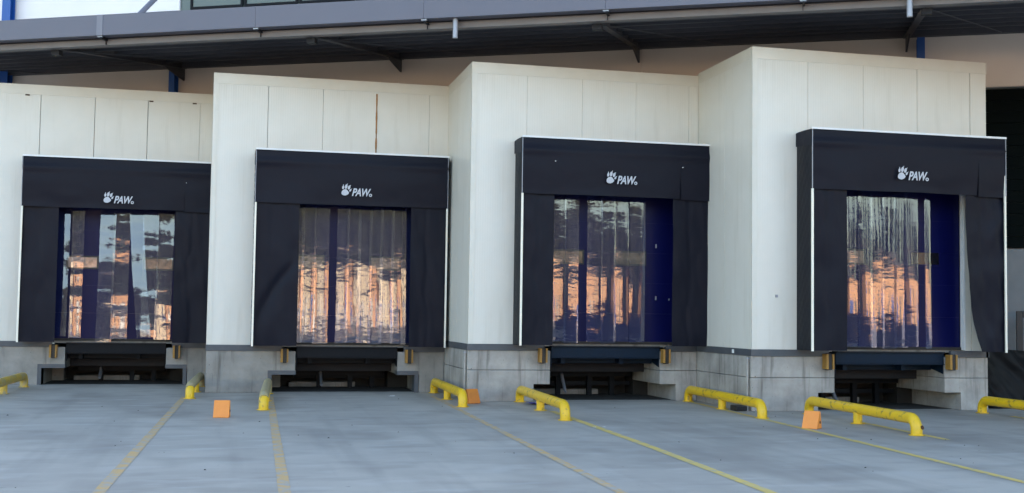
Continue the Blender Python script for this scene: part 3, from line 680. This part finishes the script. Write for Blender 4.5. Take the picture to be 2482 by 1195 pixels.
# ------------------------------------------------------------------ wheel guides
def guide(y0, y1, xa, xb, label, m, r=0.085, zt=0.245, mid=True, worn=None, rusty=False):
    org = Vector(((xa+xb)/2, (y0+y1)/2, 0))
    t = thing('wheel_guide', label, 'wheel guide', org, 'yellow wheel guides in front of the docks')
    R_ = 0.17
    def X(y): return xa+(xb-xa)*(y-y0)/(y1-y0)
    pts = [(X(y0), y0, 0.004)]
    for q in range(9):
        a = PI/2*q/8; yy = y0+R_-R_*math.cos(a); pts.append((X(yy), yy, zt-R_+R_*math.sin(a)))
    n_ = 8
    for q in range(1, n_): yy = y0+R_+(y1-y0-2*R_)*q/n_; pts.append((X(yy), yy, zt))
    for q in range(9):
        a = PI/2*(1-q/8); yy = y1-R_+R_*math.cos(a); pts.append((X(yy), yy, zt-R_+R_*math.sin(a)))
    pts.append((X(y1), y1, 0.004))
    if worn is None:
        MB().tube(pts, r, 18).build('rail', m, t, origin=org)
    else:
        k = 6
        MB().tube(pts[:k], r, 18).build('front_leg', m, t, origin=org)
        MB().tube(pts[k-1:], r-0.0005, 18).build('rail', worn, t, origin=org)
    ym = (y0+y1)/2
    MB().tube([(X(ym), ym, 0.004), (X(ym), ym, zt)], r*0.86, 16).build('post', m, t, origin=org)
    for yy in (y0, ym, y1):
        MB().prism([(X(yy)+0.118*math.cos(2*PI*q/20), yy+0.118*math.sin(2*PI*q/20)) for q in range(20)], 0.004, 0.014, 'z').build('base_plate', m, t, origin=org)
    if rusty:
        d = MB()
        d.tube([(X(y0)+0.045, y0-0.072, 0.125), (X(y0)+0.050, y0-0.083, 0.128)], 0.030, 12); d.build('rust_hole', rust, t, origin=org)
    return t
guide(23.15, 27.40, -4.33, -4.24, 'dull yellow wheel guide at the left edge, cut off by the photo', yellow_worn)
guide(23.90, 27.60, -0.69, -0.57, 'worn yellow wheel guide end-on against the second bay, right of the leftmost pit', yellow, worn=grey_worn)
guide(21.12, 25.25, 0.63, 0.83, 'upright looking yellow wheel guide seen end-on with a grey worn top', yellow, worn=grey_worn)
guide(21.62, 25.42, 4.235, 4.345, 'yellow wheel guide with three posts beside the leaning dark orange chock', yellow)
guide(18.80, 22.78, 5.39, 5.60, 'bright yellow wheel guide with a blue cloth beneath, left of the half bare door', yellow)
guide(18.93, 22.80, 8.93, 9.13, 'bright yellow wheel guide with a black block beneath, right of the half bare door', yellow)
guide(15.96, 19.72, 10.02, 10.215, 'nearest and largest bright yellow wheel guide with a rust hole in its end', yellow, rusty=True)
guide(16.1, 19.70, 13.56, 13.74, 'bright yellow wheel guide cut off by the right edge beside the tarpaulin', yellow)

# ------------------------------------------------------------------ wheel chocks and litter
def chock(loc, rz, label, m, tilt=0.0, w=0.25, h=0.27):
    t = thing('wheel_chock', label, 'wheel chock', loc, 'orange wheel chocks on the yard', rz)
    prof = [(-0.07, 0), (-0.066, 0.02), (-0.035, 0.10), (0.0, 0.18), (0.045, h), (0.085, h), (0.15, 0.0)]
    MB().prism(prof, -w/2, w/2, 'x').build('body', m, t, bevel=0.008)
    MB().tube([(-w/2-0.004, 0.06, 0.10), (w/2+0.004, 0.06, 0.10)], 0.022, 10).build('carry_hole', rubber, t)
    t.rotation_euler = (tilt, 0, rz)
    return t
chock((-0.07, 19.70, 0.003), -0.12, 'orange wheel chock standing alone on open concrete left of centre', orange_m)
chock((4.60, 22.45, 0.005), 0.35, 'dark orange wheel chock leaning behind the three-post wheel guide', orange_dark, tilt=0.0)
chock((8.90, 17.12, 0.003), -0.85, 'orange wheel chock beside the end of the largest wheel guide', orange_m)
def scrap(name, label, cat, x, y, w, d, h, m, rz=0.0):
    b = MB(); b.soft = True
    b.grid(lambda u, v: ((u-0.5)*w*(1+0.2*fbm(v*3, x)), (v-0.5)*d*(1+0.2*fbm(u*3, y)), 0.004+h*(0.3+0.7*abs(fbm(u*2.5+x, v*2.5)))), 8, 8)
    o = b.build(name, m, fixn=False); o.location = (x, y, 0); o.rotation_euler = (0, 0, rz); tag(o, label, cat); return o
scrap('blue_rag', 'crumpled violet blue rag on the concrete under the wheel guide', 'rag', 5.85, 22.2, 0.42, 0.45, 0.05, cloth_m, 0.3)
scrap('paper_scrap', 'left of two tiny white paper scraps beside the lemon yellow line', 'paper scrap', 5.50, 17.55, 0.055, 0.05, 0.015, paper_m)
scrap('paper_scrap', 'right of two tiny white paper scraps, touching the lemon yellow line', 'paper scrap', 5.66, 17.57, 0.04, 0.05, 0.015, paper_m)
scrap('plastic_wrapper', 'small pale wrapper on the concrete before the second pit', 'wrapper', 3.28, 24.3, 0.12, 0.08, 0.03, paper_m, 0.4)
blk = thing('rubber_block', 'black rubber block lying under the wheel guide right of the half bare door', 'rubber block', (9.20, 20.5, 0.0))
box('body', rubber, blk, -0.11, 0.11, -0.14, 0.14, 0.003, 0.10, bevel=0.015)
box('steel_face', beam_dark, blk, -0.10, 0.10, -0.152, -0.141, 0.02, 0.085)
gr = MB(); rg_ = random.Random(5)
for k in range(70):
    y = 9+15*rg_.random()**0.8; x = y*(-0.22+0.95*rg_.random()); q = rg_.uniform(0.005, 0.017); a = rg_.uniform(0, PI)
    c_, s_ = math.cos(a)*q, math.sin(a)*q; kk = len(gr.v)
    gr.v += [(x+c_, y+s_, 0.001), (x-s_, y+c_*0.7, 0.001), (x-c_, y-s_*0.8, 0.001), (x+s_, y-c_, 0.001), (x, y, q*0.8)]
    gr.f += [(kk, kk+1, kk+4), (kk+1, kk+2, kk+4), (kk+2, kk+3, kk+4), (kk+3, kk, kk+4)]
tag(gr.build('grit', grit_m), 'scattered dark grit and pebbles on the concrete yard', 'grit', kind='stuff')

# ------------------------------------------------------------------ painted lines
def line(pts, w, m):
    b = MB(); L_ = [Vector((x, y, 0)) for x, y in pts]; tot = (L_[-1]-L_[0]).length; n_ = int(tot/0.15)
    dr = (L_[-1]-L_[0]).normalized(); nn = Vector((-dr.y, dr.x, 0))
    sd_ = random.uniform(0, 90)
    def fn(u, v):
        t = v*(len(L_)-1); k = min(int(t), len(L_)-2); p = L_[k].lerp(L_[k+1], t-k)
        ww = w*(0.5+0.06*fbm(v*tot*2.2, u*3, sd_)); return tuple(p+nn*((u-0.5)*2*ww)+Vector((0, 0, 0.004)))
    b.grid(fn, 2, n_); b.soft = True
    tag(b.build('bay_line', m, fixn=False), kind='structure')
line([(-0.80, 24.4), (-1.25, 7.5)], 0.12, paint_old)
line([(0.85, 24.4), (0.47, 7.5)], 0.12, paint_old)
line([(4.15, 24.6), (3.95, 17.5), (3.66, 7.5)], 0.11, paint_old)
line([(5.66, 20.6), (5.46, 15.0), (5.06, 7.5)], 0.125, paint_new)
line([(9.14, 23.0), (8.70, 16.0), (8.05, 7.5)], 0.115, paint_new)
line([(10.33, 18.3), (10.13, 15.35)], 0.125, paint_new)
line([(13.85, 19.0), (13.2, 9.0)], 0.125, paint_new)

# ------------------------------------------------------------------ across the yard: mirrored in the plastic strips
KF = 1.4
def far(s, d, z=0.0): return wl(s*KF, d*KF, z*KF)
def shed(s0, s1, d0, depth, h, m, label, nwin, name='brick_building', hr=1.2):
    c = far((s0+s1)/2, d0); L = (s1-s0)/2
    t = thing(name, label, 'building', c, rz=RZ); t.scale = (KF, KF, KF)
    MB().box(-L, L, -depth, 0, 0, h).build('wall', m, t)
    MB().prism([(-depth-0.4, h), (0.4, h), (0.4, h+0.15), (-depth/2, h+hr), (-depth-0.4, h+0.15)], -L-0.3, L+0.3, 'x').build('roof', roof_m, t)
    rw = random.Random(int(s0*7+900)); x = -L+0.8
    while x < L-2.5:
        kind = rw.random(); ww = rw.uniform(0.9, 2.2)
        if kind < 0.5:
            za = h*rw.choice([0.30, 0.36, 0.52]); zz = h*rw.choice([0.70, 0.78])
            f = MB().box(x, x+ww, 0.001, 0.08, za, zz).build('window', van_white if rw.random() < 0.6 else roof_m, t); MB().box(x+0.08, x+ww-0.08, 0.081, 0.09, za+0.08, zz-0.08).build('pane', glass_dark, f)
        elif kind < 0.72: MB().box(x, x+ww+1.2, 0.001, 0.06, 0, h*0.66).build('door', rw.choice([van_blue, roof_m, grey_panel]), t); x += 1.2
        elif kind < 0.86: MB().box(x, x+0.35, 0.001, 0.25, 0, h-0.05).build('pilaster', rw.choice([render_m, roof_m]), t)
        else: MB().box(x, x+ww*1.5, 0.001, 0.9, h*0.62, h*0.68).build('awning', rw.choice([van_white, roof_m]), t); x += ww*0.5
        x += ww+rw.uniform(0.5, 2.2)
    return t
shed(-12, 16, 74, 9, 4.2, render_m, 'low cream rendered building across the yard, mirrored in the leftmost door', 7, 'cream_building')
shed(17, 33, 72, 9, 4.6, brick_m, 'small salmon brick building across the yard beside the low cream one', 5)
shed(34, 50, 71, 9, 4.3, render_m, 'cream building across the yard mirrored in the fully curtained door', 5, 'cream_building')
shed(51, 76, 70, 9, 4.9, brick_m, 'salmon brick building across the yard mirrored in the half bare door', 8)
shed(77, 112, 68, 9, 5.2, brick_m, 'longest salmon brick building across the yard, standing behind the nearest one', 11)
shed(113, 128, 71, 9, 4.4, render_m, 'cream building across the yard beyond the longest brick building', 5, 'cream_building')
shed(129, 185, 69, 9, 5.4, brick_m, 'salmon brick building across the yard farthest to the right', 5)
shed(62, 92, 39, 8, 4.6, brick_m, 'nearest salmon brick building across the yard, mirrored in the rightmost door', 8)
tr = MB(); rt = random.Random(9)
for k in range(16000):
    s = rt.uniform(-15, 124); hmax = 15+2.8*fbm(s*0.06, 1.3); z = hmax*rt.random()**0.6; d = 92+rt.uniform(-3, 3)
    p = far(s, d, z); q = rt.uniform(0.5, 1.15); kk = len(tr.v)
    a = Vector((rt.uniform(-1, 1), rt.uniform(-1, 1), rt.uniform(-1, 1))).normalized()*q; b2 = a.cross(Vector((rt.uniform(-1, 1), rt.uniform(-1, 1), rt.uniform(-1, 1)))).normalized()*q
    tr.v += [tuple(p+a), tuple(p+b2), tuple(p-a), tuple(p-b2)]; tr.f += [(kk, kk+1, kk+2, kk+3)]
for k in range(3500):
    s = rt.uniform(66, 128); p = far(s, 59+rt.uniform(-1.5, 1.5), (5.6+1.8*fbm(s*0.1, 4))*rt.random()**0.6); q = rt.uniform(0.4, 0.9); kk = len(tr.v)
    a = Vector((rt.uniform(-1, 1), rt.uniform(-1, 1), rt.uniform(-1, 1))).normalized()*q; b2 = a.cross(Vector((rt.uniform(-1, 1), rt.uniform(-1, 1), rt.uniform(-1, 1)))).normalized()*q
    tr.v += [tuple(p+a), tuple(p+b2), tuple(p-a), tuple(p-b2)]; tr.f += [(kk, kk+1, kk+2, kk+3)]
tag(tr.build('tree_belt', leaf_m2, fixn=False), 'dense dark tree belt behind the buildings across the yard', 'trees', kind='stuff')
cb = MB(); rc = random.Random(3)
for k in range(1100):
    z = 1.0+9.2*rc.random()**0.85; rad = (1-(z-1)/9.6)*2.4*(0.55+0.45*abs(math.sin(z*3.4))); a = rc.uniform(0, 2*PI); rr = rad*math.sqrt(rc.uniform(0.2, 1))
    p = Vector((rr*math.cos(a), rr*math.sin(a), z-0.25*rr)); o2 = Vector((math.cos(a), math.sin(a), -0.35))*0.42; t2 = Vector((-math.sin(a), math.cos(a), 0.1))*0.16; kk = len(cb.v)
    cb.v += [tuple(p-o2*0.4), tuple(p+t2), tuple(p+o2), tuple(p-t2)]; cb.f += [(kk, kk+1, kk+2, kk+3)]
ctr = None
lbl = ['first of the row from the left', 'second of the row from the left', 'third of the row from the left', 'fourth of the row from the left', 'fifth of the row from the left', 'sixth of the row from the left', 'seventh of the row from the left', 'eighth of the row from the left', 'ninth of the row from the left', 'tenth of the row from the left', 'eleventh of the row from the left', 'twelfth of the row from the left', 'thirteenth of the row from the left', 'fourteenth of the row from the left', 'fifteenth of the row from the left', 'sixteenth of the row from the left', 'seventeenth of the row from the left', 'last of the row on the right']
rk = random.Random(21); row = [(76+k*2.7+rk.uniform(-0.8, 0.8), 53+rk.uniform(-1.5, 1.5), rk.uniform(0.95, 1.35)) for k in range(18)]
for k, (s, d, sc_k) in enumerate(row):
    t = thing('conifer_tree', 'dark conifer across the yard, '+lbl[k], 'tree', far(s, d), 'conifers across the yard')
    if ctr is None:
        c1 = cb.build('crown', leaf_m, t, fixn=False); c2 = MB().tube([(0, 0, 0), (0.05, 0, 4), (0, 0, 9.6)], [0.22, 0.14, 0.03], 8).build('trunk', bark_m, t); ctr = (c1.data, c2.data)
    else:
        for nm, me in zip(('crown', 'trunk'), ctr):
            o = bpy.data.objects.new(nm, me); C.objects.link(o); o.parent = t
    t.scale = (sc_k*KF, sc_k*KF, sc_k*KF); t.rotation_euler = (0, 0, k*1.1)
added_wall_navy = mat('added_slate_blue_wall', (0.07, 0.08, 0.13), 0.7, var=(0.10, 0.11, 0.15), scale=0.7)
bw_ = thing('added_wall', 'added low slate blue wall across the yard, dimming reflections in the two right doors', 'wall', wl(61, 29.5), rz=RZ)  # added unseen wall, keeps the lower reflections in the strips dim
for k in range(24):
    box('wall_bay', added_wall_navy, bw_, -36+k*3.0+0.01, -36+(k+1)*3.0-0.01, -0.1, 0.1, 0.0, 1.75+0.05*(k % 2))
    box('pier', added_wall_navy, bw_, -36+k*3.0-0.2, -36+k*3.0+0.2, 0.101, 0.25, 0.0, 1.85)
vs = [(6, 0), (12, 0), (19, 1), (25, 0), (31, 0), (36.5, 1), (41, 0), (46, 0), (53, 1), (59, 0), (64, 0), (70, 1), (76, 0), (82, 0), (88, 1), (95, 0), (103, 0), (112, 1), (121, 0)]
for k, (s, big) in enumerate(vs):
    wt = k % 5 in (0, 2, 3)
    near = 'low cream' if s < 16.5 else ('small brick' if s < 33.5 else ('middle cream' if s < 50.5 else ('salmon brick' if s < 76.5 else ('longest brick' if s < 112.5 else 'far cream'))))
    t = thing('parked_van' if big else 'parked_car', '%s %s parked before the %s building, mirrored %s' % ('white' if wt else 'dark blue', 'high van' if big else 'car', near, 'towards its left end' if s in (6, 19, 25, 36.5, 53, 59, 82, 88, 121) else ('at the middle' if s in (64, 41) else 'towards its right end')), 'van' if big else 'car', far(s, 61+2*(k % 2)), 'vehicles parked across the yard', RZ+(0.0 if k % 2 else 0.25))
    m = van_white if wt else van_blue; h = 2.4 if big else 1.45; L = 2.6 if big else 2.1
    prof = [(-L, 0.3), (L, 0.3), (L, 0.85), (L-0.9, 0.95), (L-1.5, h), (-L+0.25, h), (-L, 0.95)]
    MB().prism(prof, -0.9, 0.9, 'y').build('body', m, t, bevel=0.05)
    MB().prism([(L-1.05, 1.0), (L-1.55, h-0.15), (-L+0.5 if not big else 0.3, h-0.15), (-L+0.3 if not big else 0.2, 1.0)], 0.901, 0.915, 'y').build('side_window', glass_dark, t)
    for sx in (-L+0.75, L-0.75):
        for sy in (-0.82, 0.82): MB().tube([(sx, sy-0.1, 0.33), (sx, sy+0.1, 0.33)], 0.33, 14).build('wheel', tyre_m, t)
